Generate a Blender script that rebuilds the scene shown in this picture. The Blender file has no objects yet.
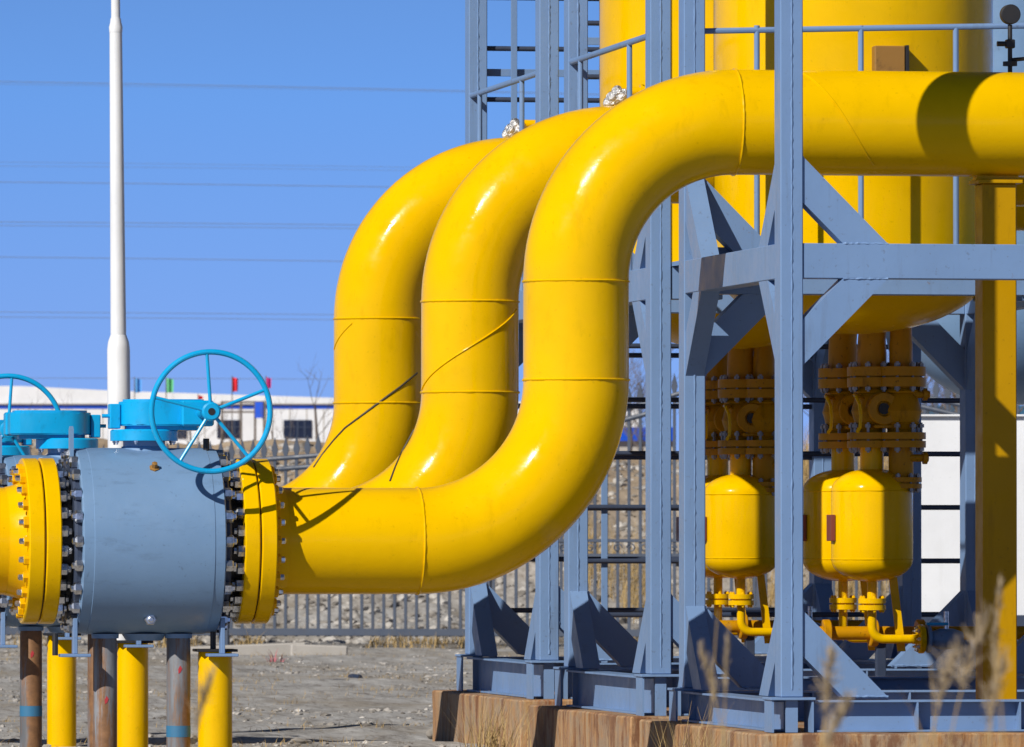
import bpy, bmesh, math, random
from mathutils import Vector, Matrix, noise
from mathutils.bvhtree import BVHTree
random.seed(7)
R = math.radians
PI = math.pi
scn = bpy.context.scene
COL = scn.collection

# ------------------------------------------------------------------ camera maths
F = 8000.0                       # focal length in pixels of the 1024 wide picture
TH = math.atan(1362 / F)         # yaw against the plant's depth axis
TL = math.atan(167.5 / F)        # slight upward tilt
D0 = F / 153.3                   # distance of the nearest column
fh = Vector((math.sin(TH), math.cos(TH), 0))
rt = Vector((math.cos(TH), -math.sin(TH), 0))
fw = fh * math.cos(TL) + Vector((0, 0, math.sin(TL)))
up = rt.cross(fw)
CAM = -(fh * D0 + rt * (277 / F * D0)) + Vector((0, 0, 1.6))

def ray(px, py):
    return fw + rt * ((px - 512) / F) - up * ((py - 373.5) / F)
def at(px, py, Y):               # point of the view ray on the plane y = Y
    d = ray(px, py); t = (Y - CAM.y) / d.y
    return CAM + d * t
def atD(px, py, D):              # point of the view ray at distance D
    d = ray(px, py); t = D / d.dot(fh)
    return CAM + d * t
def gp(px, D, z=0.0):            # ground point
    p = atD(px, 541, D); return Vector((p.x, p.y, z))

# ------------------------------------------------------------------ materials
def new_mat(name):
    m = bpy.data.materials.new(name); m.use_nodes = True
    nt = m.node_tree
    b = nt.nodes['Principled BSDF']
    return m, nt, b
def N(nt, t, **kw):
    n = nt.nodes.new(t)
    for k, v in kw.items():
        setattr(n, k, v)
    return n
def ramp(nt, fac, stops):
    r = N(nt, 'ShaderNodeValToRGB')
    e = r.color_ramp.elements
    while len(e) < len(stops): e.new(0.5)
    for el, (p, c) in zip(e, stops):
        el.position = p; el.color = (c[0], c[1], c[2], 1) if not isinstance(c, (int, float)) else (c, c, c, 1)
    nt.links.new(fac, r.inputs['Fac'])
    return r.outputs['Color']
def noise_tex(nt, scale, detail=5, rough=0.6, stretch=(1, 1, 1), dist=0.0, src='Object'):
    tc = N(nt, 'ShaderNodeTexCoord'); mp = N(nt, 'ShaderNodeMapping')
    mp.inputs['Scale'].default_value = stretch
    oi = N(nt, 'ShaderNodeObjectInfo'); vm = N(nt, 'ShaderNodeVectorMath', operation='MULTIPLY_ADD')
    vm.inputs[1].default_value = (1.37, 2.11, 0.73)          # every copy gets its own patch of the pattern
    nt.links.new(oi.outputs['Location'], vm.inputs[0]); nt.links.new(tc.outputs[src], vm.inputs[2])
    nt.links.new(vm.outputs[0], mp.inputs['Vector'])
    n = N(nt, 'ShaderNodeTexNoise')
    n.inputs['Scale'].default_value = scale; n.inputs['Detail'].default_value = detail
    n.inputs['Roughness'].default_value = rough; n.inputs['Distortion'].default_value = dist
    nt.links.new(mp.outputs['Vector'], n.inputs['Vector'])
    return n.outputs['Fac']
def mixc(nt, fac, a, b):
    m = N(nt, 'ShaderNodeMix', data_type='RGBA')
    def put(sock, v):
        if isinstance(v, tuple): sock.default_value = (v[0], v[1], v[2], 1)
        else: nt.links.new(v, sock)
    if isinstance(fac, (int, float)): m.inputs[0].default_value = fac
    else: nt.links.new(fac, m.inputs[0])
    put(m.inputs[6], a); put(m.inputs[7], b)
    return m.outputs[2]
def bump(nt, b, h, strength, dist):
    bp = N(nt, 'ShaderNodeBump'); bp.inputs['Strength'].default_value = strength
    bp.inputs['Distance'].default_value = dist
    nt.links.new(h, bp.inputs['Height']); nt.links.new(bp.outputs['Normal'], b.inputs['Normal'])

def paint(name, c, dirt, rough=0.35, coat=0.0, amount=0.35, streak=(1, 1, 0.15), wear=None, spec=0.5):
    """weathered paint: slow tone change, thin streaks of grime, small chips, uneven gloss"""
    m, nt, b = new_mat(name)
    slow = ramp(nt, noise_tex(nt, 1.3, 4), [(0.35, 0.0), (0.75, 1.0)])
    c2 = tuple(x * 0.86 for x in c)
    col = mixc(nt, slow, c, c2)
    st = ramp(nt, noise_tex(nt, 9, 6, 0.7, streak), [(0.56, 0.0), (0.78, amount)])
    col = mixc(nt, st, col, dirt)
    sp = ramp(nt, noise_tex(nt, 34, 3, 0.5), [(0.66, 0.0), (0.74, amount * 0.9)])
    col = mixc(nt, sp, col, dirt)
    if wear:
        w = ramp(nt, noise_tex(nt, 5.5, 9, 0.78), [(0.665, 0.0), (0.70, 0.9)])
        col = mixc(nt, w, col, wear)
    nt.links.new(col, b.inputs['Base Color'])
    rr = ramp(nt, noise_tex(nt, 7, 5), [(0.3, max(0.04, rough - 0.1)), (0.7, min(1, rough + 0.14))])
    nt.links.new(rr, b.inputs['Roughness'])
    b.inputs['Coat Weight'].default_value = coat
    b.inputs['Coat Roughness'].default_value = 0.14
    b.inputs['Specular IOR Level'].default_value = spec
    bump(nt, b, noise_tex(nt, 26, 4, 0.55), 0.25, 0.004)
    return m

M = {}
M['yellow'] = paint('yellow gloss paint', (0.82, 0.475, 0.0), (0.42, 0.21, 0.0), 0.16, 0.0, 0.30, (1, 1, 0.4), spec=0.11)
M['yellow_dull'] = paint('yellow dull paint', (0.74, 0.40, 0.0), (0.26, 0.14, 0.004), 0.35, 0.0, 0.5, (1, 1, 0.12), spec=0.15)
M['ochre'] = paint('grimy yellow paint', (0.52, 0.24, 0.0), (0.09, 0.04, 0.004), 0.4, 0.0, 0.8, (1, 1, 0.3), spec=0.2)  # base yellow darkened for the shade under the vessels, plus random grime
M['post'] = paint('shade-darkened yellow paint', (0.50, 0.265, 0.0), (0.24, 0.12, 0.004), 0.4, 0.0, 0.55, (1, 1, 0.15), spec=0.15)  # shade on the square post is put into this darker yellow
M['steel'] = paint('blue grey steel paint', (0.172, 0.278, 0.475), (0.10, 0.115, 0.14), 0.42, 0.0, 0.45, (1, 1, 0.10), wear=(0.17, 0.12, 0.10), spec=0.3)
M['steel_dk'] = paint('dark and shade-toned blue grey paint', (0.035, 0.05, 0.09), (0.03, 0.03, 0.03), 0.5, 0.0, 0.4)  # also stands for steel in shade on the rungs and screen bars
M['valve'] = paint('valve blue grey paint', (0.165, 0.28, 0.45), (0.07, 0.11, 0.165), 0.4, 0.0, 0.45, (0.3, 1, 1))
M['cyan'] = paint('cyan gloss paint', (0.0, 0.37, 0.72), (0.01, 0.14, 0.26), 0.35, 0.0, 0.55, (1, 1, 0.5))
M['white'] = paint('white mast paint', (0.78, 0.79, 0.80), (0.55, 0.55, 0.53), 0.4, 0.2, 0.25, (1, 1, 0.05))
M['whitewall'] = paint('white wall paint', (0.76, 0.77, 0.79), (0.5, 0.5, 0.48), 0.7, 0, 0.3, (1, 1, 0.1))
M['blue'] = paint('blue trim paint', (0.01, 0.10, 0.72), (0.01, 0.05, 0.4), 0.5, 0, 0.2)
M['fence'] = paint('slate fence paint', (0.05, 0.066, 0.10), (0.05, 0.045, 0.04), 0.5, 0.0, 0.5, wear=(0.10, 0.075, 0.05))
M['black'] = paint('black iron', (0.018, 0.018, 0.02), (0.05, 0.04, 0.03), 0.5, 0, 0.3)
M['glass'] = paint('dark window', (0.012, 0.016, 0.035), (0.03, 0.03, 0.04), 0.15, 0, 0.1)
M['red'] = paint('red cloth', (0.80, 0.03, 0.05), (0.4, 0.02, 0.03), 0.8, 0, 0.2)
M['pink'] = paint('magenta cloth', (0.85, 0.05, 0.33), (0.4, 0.02, 0.1), 0.8, 0, 0.2)
M['green'] = paint('green cloth', (0.16, 0.60, 0.28), (0.05, 0.3, 0.1), 0.8, 0, 0.2)
M['bluecloth'] = paint('blue cloth', (0.12, 0.40, 0.85), (0.05, 0.2, 0.4), 0.8, 0, 0.2)
M['tape'] = paint('blue tape', (0.03, 0.16, 0.30), (0.1, 0.12, 0.13), 0.6, 0, 0.5)
M['redmark'] = paint('red marker', (0.45, 0.03, 0.04), (0.3, 0.05, 0.05), 0.7, 0, 0.5)
M['plate'] = paint('rusty name plate', (0.30, 0.15, 0.03), (0.06, 0.03, 0.012), 0.5, 0, 0.9, (1, 0.4, 1), wear=(0.50, 0.34, 0.12))
M['redplate'] = paint('red brown plate', (0.20, 0.045, 0.025), (0.07, 0.03, 0.02), 0.5, 0, 0.7)
M['bark'] = paint('grey bark', (0.16, 0.13, 0.11), (0.08, 0.06, 0.05), 0.9, 0, 0.5)
M['straw'] = paint('dry straw', (0.42, 0.29, 0.12), (0.26, 0.16, 0.06), 0.85, 0, 0.5)
M['reed'] = paint('reed plume', (0.40, 0.31, 0.20), (0.26, 0.19, 0.12), 0.9, 0, 0.5)
M['cable'] = paint('dark cable', (0.05, 0.04, 0.02), (0.03, 0.02, 0.01), 0.6, 0, 0.3)
M['scrap'] = paint('faded pink plastic', (0.42, 0.12, 0.14), (0.3, 0.15, 0.12), 0.7, 0, 0.4)
M['wire'] = paint('aluminium wire', (0.16, 0.21, 0.32), (0.2, 0.22, 0.25), 0.6, 0, 0.2)

def metal(name, c, rough, met=1.0):
    m, nt, b = new_mat(name)
    col = mixc(nt, ramp(nt, noise_tex(nt, 40, 4), [(0.45, 0.0), (0.7, 1.0)]), c, tuple(x * 0.55 for x in c))
    nt.links.new(col, b.inputs['Base Color'])
    b.inputs['Metallic'].default_value = met
    b.inputs['Roughness'].default_value = rough
    return m
M['zinc'] = metal('zinc plated nut', (0.72, 0.74, 0.78), 0.3)
M['bolt'] = metal('weathered bolt', (0.34, 0.34, 0.36), 0.5)
M['foil'] = metal('crumpled foil', (0.72, 0.72, 0.72), 0.42)
bump(M['foil'].node_tree, M['foil'].node_tree.nodes['Principled BSDF'], noise_tex(M['foil'].node_tree, 60, 4), 0.8, 0.02)

def rusty(name):
    m, nt, b = new_mat(name)
    base = mixc(nt, ramp(nt, noise_tex(nt, 6, 5, 0.6, (1, 1, .2)), [(0.4, 0.0), (0.65, 1.0)]), (0.12, 0.125, 0.135), (0.26, 0.275, 0.30))
    r1 = ramp(nt, noise_tex(nt, 7, 8, 0.75, (1, 1, 0.10)), [(0.44, 0.0), (0.53, 1.0)])
    rc = mixc(nt, noise_tex(nt, 20, 5), (0.085, 0.04, 0.02), (0.34, 0.17, 0.07))
    nt.links.new(mixc(nt, r1, base, rc), b.inputs['Base Color'])
    b.inputs['Roughness'].default_value = 0.6
    b.inputs['Metallic'].default_value = 0.15
    bump(nt, b, noise_tex(nt, 40, 5), 0.3, 0.004)
    return m
M['rust'] = rusty('rusting pipe steel')

def stained_concrete():
    m, nt, b = new_mat('rust streaked concrete')
    s = noise_tex(nt, 3.4, 9, 0.78, (1, 1, 0.16), 0.6)
    s2 = noise_tex(nt, 11.0, 8, 0.75, (1, 1, 0.10), 0.4)
    a = ramp(nt, s, [(0.36, (0.05, 0.022, 0.012)), (0.44, (0.24, 0.085, 0.025)), (0.51, (0.42, 0.20, 0.065)), (0.57, (0.44, 0.31, 0.18)), (0.64, (0.20, 0.07, 0.022))])
    c = ramp(nt, s2, [(0.38, (0.10, 0.045, 0.022)), (0.48, (0.44, 0.26, 0.11)), (0.56, (0.40, 0.30, 0.20)), (0.64, (0.24, 0.085, 0.03))])
    col = mixc(nt, 0.45, a, c)
    g = ramp(nt, noise_tex(nt, 3.0, 8, 0.7), [(0.46, 0.0), (0.60, 0.75)])
    col = mixc(nt, g, col, (0.29, 0.225, 0.16))
    tp = ramp(nt, noise_tex(nt, 4.5, 7, 0.75, (1, 1, 0.3)), [(0.50, 0.0), (0.60, 0.8)])
    col = mixc(nt, tp, col, (0.15, 0.055, 0.022))
    nt.links.new(col, b.inputs['Base Color'])
    b.inputs['Roughness'].default_value = 0.85
    bump(nt, b, noise_tex(nt, 30, 6), 0.5, 0.01)
    return m
M['plinth'] = stained_concrete()

def soil():
    m, nt, b = new_mat('dry rubble soil')
    n1 = noise_tex(nt, 0.30, 8, 0.7, (1, 0.35, 1))
    n2 = noise_tex(nt, 2.4, 10, 0.82, (1, 0.22, 1))
    n3 = noise_tex(nt, 10.0, 6, 0.8, (1, 0.16, 1))
    a = ramp(nt, n2, [(0.34, (0.13, 0.115, 0.10)), (0.45, (0.30, 0.285, 0.265)), (0.55, (0.42, 0.405, 0.385)), (0.68, (0.60, 0.58, 0.55))])
    st = ramp(nt, n1, [(0.47, 0.0), (0.60, 0.7)])
    col = mixc(nt, st, a, (0.27, 0.225, 0.165))
    col = mixc(nt, ramp(nt, n3, [(0.53, 0.0), (0.64, 0.85)]), col, (0.13, 0.105, 0.085))
    # the bank behind the fence is sandier than the yard
    geo = N(nt, 'ShaderNodeNewGeometry'); sx = N(nt, 'ShaderNodeSeparateXYZ')
    nt.links.new(geo.outputs['Position'], sx.inputs[0])
    mr = N(nt, 'ShaderNodeMapRange'); mr.inputs['From Min'].default_value = 0.3; mr.inputs['From Max'].default_value = 3.0
    nt.links.new(sx.outputs['Z'], mr.inputs['Value'])
    sand = ramp(nt, n2, [(0.35, (0.20, 0.15, 0.10)), (0.5, (0.38, 0.28, 0.18)), (0.65, (0.47, 0.375, 0.27))])
    col = mixc(nt, mr.outputs['Result'], col, sand)
    nt.links.new(col, b.inputs['Base Color'])
    b.inputs['Roughness'].default_value = 0.95
    bump(nt, b, n2, 0.6, 0.05)
    return m
M['soil'] = soil()
def stone():
    m, nt, b = new_mat('rubble stone')
    oi = N(nt, 'ShaderNodeTexCoord')
    col = ramp(nt, noise_tex(nt, 2.2, 4), [(0.36, (0.10, 0.085, 0.07)), (0.5, (0.30, 0.275, 0.245)), (0.62, (0.50, 0.47, 0.43))])
    nt.links.new(col, b.inputs['Base Color']); b.inputs['Roughness'].default_value = 0.95
    return m
M['stone'] = stone()
M['kerb'] = paint('pale concrete', (0.42, 0.39, 0.35), (0.25, 0.22, 0.19), 0.9, 0, 0.5, (1, 1, 1))

# ------------------------------------------------------------------ mesh builder
class MB:
    def __init__(s): s.bm = bmesh.new()
    def box(s, x0, x1, y0, y1, z0, z1, bev=0.0, mat=None):
        v = [s.bm.verts.new((x, y, z)) for x in (x0, x1) for y in (y0, y1) for z in (z0, z1)]
        q = [(0, 1, 3, 2), (4, 6, 7, 5), (0, 4, 5, 1), (2, 3, 7, 6), (0, 2, 6, 4), (1, 5, 7, 3)]
        fs = [s.bm.faces.new([v[i] for i in f]) for f in q]
        if bev > 0:
            es = list({e for f in fs for e in f.edges})
            bmesh.ops.bevel(s.bm, geom=es, offset=bev, segments=1, profile=0.5, affect='EDGES')
        return s
    def prism(s, pts, axis, a0, a1):
        """polygon in the plane across an axis, pushed from a0 to a1"""
        def P(u, w, a):
            return {'x': (a, u, w), 'y': (u, a, w), 'z': (u, w, a)}[axis]
        A = [s.bm.verts.new(P(u, w, a0)) for u, w in pts]
        B = [s.bm.verts.new(P(u, w, a1)) for u, w in pts]
        n = len(pts)
        s.bm.faces.new(A); s.bm.faces.new(B[::-1])
        for i in range(n):
            s.bm.faces.new((A[i], B[i], B[(i + 1) % n], A[(i + 1) % n]))
        return s
    def sweep(s, pts, r, seg=16, cap=True, ends=None):
        pts = [Vector(p) for p in pts]; n = len(pts)
        rs = r if isinstance(r, (list, tuple)) else [r] * n
        t0 = (pts[1] - pts[0]).normalized()
        u = t0.orthogonal().normalized()
        rings = []
        for i, p in enumerate(pts):
            t = ((pts[min(i + 1, n - 1)] - p).normalized() + (p - pts[max(i - 1, 0)]).normalized()).normalized()
            u = (u - t * u.dot(t)).normalized(); w = t.cross(u)
            rings.append([s.bm.verts.new(p + (u * math.cos(2 * PI * k / seg) + w * math.sin(2 * PI * k / seg)) * rs[i]) for k in range(seg)])
        for a, b in zip(rings, rings[1:]):
            for k in range(seg):
                s.bm.faces.new((a[k], a[(k + 1) % seg], b[(k + 1) % seg], b[k]))
        if cap:
            s.bm.faces.new(rings[0][::-1]); s.bm.faces.new(rings[-1])
        return s
    def tube(s, p0, p1, r, seg=14, r1=None):
        return s.sweep([p0, p1], [r, r if r1 is None else r1], seg)
    def lathe(s, prof, o=(0, 0, 0), axis='z', seg=32):
        """prof: list of (distance along the axis, radius)"""
        o = Vector(o); rings = []
        for a, r in prof:
            ring = []
            for k in range(seg):
                c, q = math.cos(2 * PI * k / seg) * r, math.sin(2 * PI * k / seg) * r
                v = {'x': (a, c, q), 'y': (q, a, c), 'z': (c, q, a)}[axis]
                ring.append(s.bm.verts.new(o + Vector(v)) if (r > 1e-6 or not ring) else ring[0])
            rings.append(ring)
        for a, b in zip(rings, rings[1:]):
            for k in range(seg):
                q = []
                for v in (a[k], a[(k + 1) % seg], b[(k + 1) % seg], b[k]):
                    if v not in q: q.append(v)
                if len(q) > 2: s.bm.faces.new(q)
        if prof[0][1] > 1e-6: s.bm.faces.new(rings[0][::-1])
        if prof[-1][1] > 1e-6: s.bm.faces.new(rings[-1])
        return s
    def torus(s, c, R0, r, axis='y', seg=48, sub=8, wob=0.0):
        rings = []
        for i in range(seg):
            a = 2 * PI * i / seg; ring = []
            rr = r * (1 + wob * random.uniform(-1, 1))
            for j in range(sub):
                b = 2 * PI * j / sub
                d = R0 + rr * math.cos(b); h = rr * math.sin(b)
                v = {'x': (h, d * math.cos(a), d * math.sin(a)), 'y': (d * math.cos(a), h, d * math.sin(a)), 'z': (d * math.cos(a), d * math.sin(a), h)}[axis]
                ring.append(s.bm.verts.new(Vector(c) + Vector(v)))
            rings.append(ring)
        for i in range(seg):
            A, B = rings[i], rings[(i + 1) % seg]
            for j in range(sub):
                s.bm.faces.new((A[j], B[j], B[(j + 1) % sub], A[(j + 1) % sub]))
        return s
    def bead(s, p0, p1, r=0.006, step=0.02):
        """uneven weld bead"""
        p0, p1 = Vector(p0), Vector(p1); n = max(2, int((p1 - p0).length / step))
        pts = [p0.lerp(p1, i / n) + Vector([random.uniform(-.0015, .0015) for _ in range(3)]) for i in range(n + 1)]
        return s.sweep(pts, [r * random.choice((.7, .9, 1.1, 1.3, 1.6)) for _ in pts], 5)
    def mesh(s, name, mat, smooth=True, ang=30):
        bmesh.ops.recalc_face_normals(s.bm, faces=s.bm.faces)
        me = bpy.data.meshes.new(name); s.bm.to_mesh(me); s.bm.free()
        me.materials.append(mat)
        if smooth:
            for p in me.polygons: p.use_smooth = True
            me.set_sharp_from_angle(angle=R(ang))
        return me
    def build(s, name, mat, parent=None, smooth=True, ang=30):
        return put(name, s.mesh(name, mat, smooth, ang), parent)

def put(name, me, parent=None, loc=(0, 0, 0), rot=(0, 0, 0)):
    o = bpy.data.objects.new(name, me); COL.objects.link(o)
    o.location = loc; o.rotation_euler = rot
    if parent: o.parent = parent
    return o
def tag(o, label=None, cat=None, group=None, kind=None):
    if label: o['label'] = label
    if cat: o['category'] = cat
    if group: o['group'] = group
    if kind: o['kind'] = kind
    return o
def thing(name, loc, label, cat, group=None, rz=0):
    o = bpy.data.objects.new(name, None); COL.objects.link(o)
    o.empty_display_size = 0.2
    o.location = loc; o.rotation_euler = (0, 0, rz)
    return tag(o, label, cat, group)
def copy_tree(o, parent=None):
    c = o.copy(); COL.objects.link(c); c.parent = parent
    for ch in list(o.children): copy_tree(ch, c)
    return c
def clone(o, loc, label, rz=None):
    c = copy_tree(o); c.location = loc; c['label'] = label
    if rz is not None: c.rotation_euler = (0, 0, rz)
    return c

ROW = 4.59        # spacing of the three rows
DEP = 3.33        # column spacing in depth
YP = 1.67         # pipe axis behind a frame's front face
ZL, ZU = 1.6, 4.42
PR = 0.355
ordn = ['nearest', 'middle', 'farthest']

# ------------------------------------------------------------------ nuts
def nut_mesh(name, r, h, stud, m, m2=None):
    b = MB()
    b.lathe([(0, r), (h * .8, r), (h, r * .78), (h, r * .56), (h + stud * .8, r * .56), (h + stud, r * .35)], axis='x', seg=6)
    me = b.mesh(name, m, True, 30)
    if m2:
        me.materials.append(m2)
        for p in me.polygons:
            if p.center.x > h * .97: p.material_index = 1
    return me
nut_zinc = nut_mesh('nut_zinc', 0.041, 0.05, 0.022, M['zinc'])
nut_yel = nut_mesh('nut_yellow', 0.038, 0.035, 0.03, M['yellow_dull'], M['zinc'])
nut_small = nut_mesh('nut_small', 0.014, 0.016, 0.012, M['zinc'])
def nut_ring(parent, me, x, r, z, n, sgn, name='nut', off=0.0, my=0.0):
    for k in range(n):
        a = 2 * PI * (k + off) / n
        o = put(name, me, parent, (x, my + math.cos(a) * r, z + math.sin(a) * r), (a + random.uniform(-.4, .4), 0, 0 if sgn > 0 else PI))
def flange_prof(x0, x1, r, ri):
    c = 0.008
    return [(x0, ri), (x0, r - c), (x0 + c, r), (x1 - c, r), (x1, r - c), (x1, ri)]

# ------------------------------------------------------------------ pipes with S bend
def pipe_path(x0, xv, x1, rb=1.08, n=26):
    p = [(x0 + (xv - rb - x0) * i / 4, 0, ZL) for i in range(5)]
    for i in range(1, n + 1):
        a = PI / 2 * i / n
        p.append((xv - rb + rb * math.sin(a), 0, ZL + rb - rb * math.cos(a)))
    p += [(xv, 0, ZL + rb + (ZU - ZL - 2 * rb) * i / 3) for i in (1, 2)]
    for i in range(0, n + 1):
        a = PI / 2 * i / n
        p.append((xv + rb - rb * math.cos(a), 0, ZU - rb + rb * math.sin(a)))
    p += [(xv + rb + (x1 - xv - rb) * i / 4, 0, ZU) for i in range(1, 5)]
    return p
pipe_x = []; pipe_bvh = []
pipe_lab = ['nearest and largest looking yellow S-bend pipe, passing behind the tallest grey column',
            'middle yellow S-bend pipe with a slanting weld line on its upright',
            'farthest yellow S-bend pipe, leftmost upright, crossed by a dark cable']
xv_px = [576, 470, 379]
valve_px = [144, 67, 1]
for k in range(3):
    Y = YP + ROW * k
    xs = at(valve_px[k], 541, Y).x
    xv = at(xv_px[k], 330, Y).x - xs
    pipe_x.append((xs, Y, xv))
    t = thing('bent_pipe', (xs, Y, 0), pipe_lab[k], 'pipe', 'yellow S-bend gas pipes')
    pb = MB(); pb.sweep(pipe_path(0.80, xv, xv + 5.2), PR, 64)
    pipe_bvh.append((BVHTree.FromBMesh(pb.bm), Vector((xs, Y, 0))))
    pb.build('pipe_body', M['yellow'], t)
    fl = MB().lathe(flange_prof(0.718, 0.822, 0.55, PR - .02), (0, 0, ZL), 'x', 72).build('flange', M['yellow'], t)
    nut_ring(fl, nut_yel, 0.82, 0.475, ZL, 24, 1)
    hub = MB().lathe([(0.81, 0.40), (0.86, PR + .02), (0.93, PR + .003)], (0, 0, ZL), 'x', 64).build('weld_neck', M['yellow'], t)
    for (c, ax) in (((xv - 1.08, 0, ZL), 'x'), ((xv, 0, ZL + 1.08), 'z'), ((xv, 0, ZU - 1.08), 'z'), ((xv + 1.08, 0, ZU), 'x')):
        MB().torus(c, PR, 0.0085, ax, 130, 6, 0.3).build('weld_seam', M['yellow'], t)
    # spiral seams of the straight lengths
    if k == 0:
        pts = [(xv + 1.5 + .5 * i / 40, -(PR + .001) * math.cos(R(70 - 125 * i / 40)), ZU + (PR + .001) * math.sin(R(70 - 125 * i / 40))) for i in range(41)]
        MB().sweep(pts, 0.007, 6).build('weld_seam', M['yellow'], t)
    if k == 1:
        a0, a1 = R(-88), R(62)
        pts = [(xv + (PR + .001) * math.sin(a0 + (a1 - a0) * i / 40), -(PR + .001) * math.cos(a0 + (a1 - a0) * i / 40), ZL + 1.10 + .58 * i / 40) for i in range(41)]
        MB().sweep(pts, 0.008, 6).build('weld_seam', M['yellow'], t)
    if k == 2:
        a0, a1 = R(-90), R(-45)
        pts = [(xv + (PR + .001) * math.sin(a0 + (a1 - a0) * i / 20), -(PR + .001) * math.cos(a0 + (a1 - a0) * i / 20), ZL + 1.50 + .2 * i / 20) for i in range(21)]
        MB().sweep(pts, 0.006, 6).build('weld_seam', M['yellow'], t)
    # the length coming in from the left
    t = thing('inlet_pipe', (xs, Y, 0), 'short yellow pipe entering the left flange of the %s blue-grey valve' % ordn[k], 'pipe', 'yellow pipes feeding the valves from the left')
    MB().tube((-0.80, 0, ZL), (-5, 0, ZL), PR, 64).build('pipe_body', M['yellow'], t)
    fl = MB().lathe(flange_prof(-0.822, -0.718, 0.55, PR - .02), (0, 0, ZL), 'x', 72).build('flange', M['yellow'], t)
    nut_ring(fl, nut_yel, -0.82, 0.475, ZL, 24, -1)
    MB().lathe([(-0.93, PR + .003), (-0.86, PR + .02), (-0.81, 0.40)], (0, 0, ZL), 'x', 64).build('weld_neck', M['yellow'], t)

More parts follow.
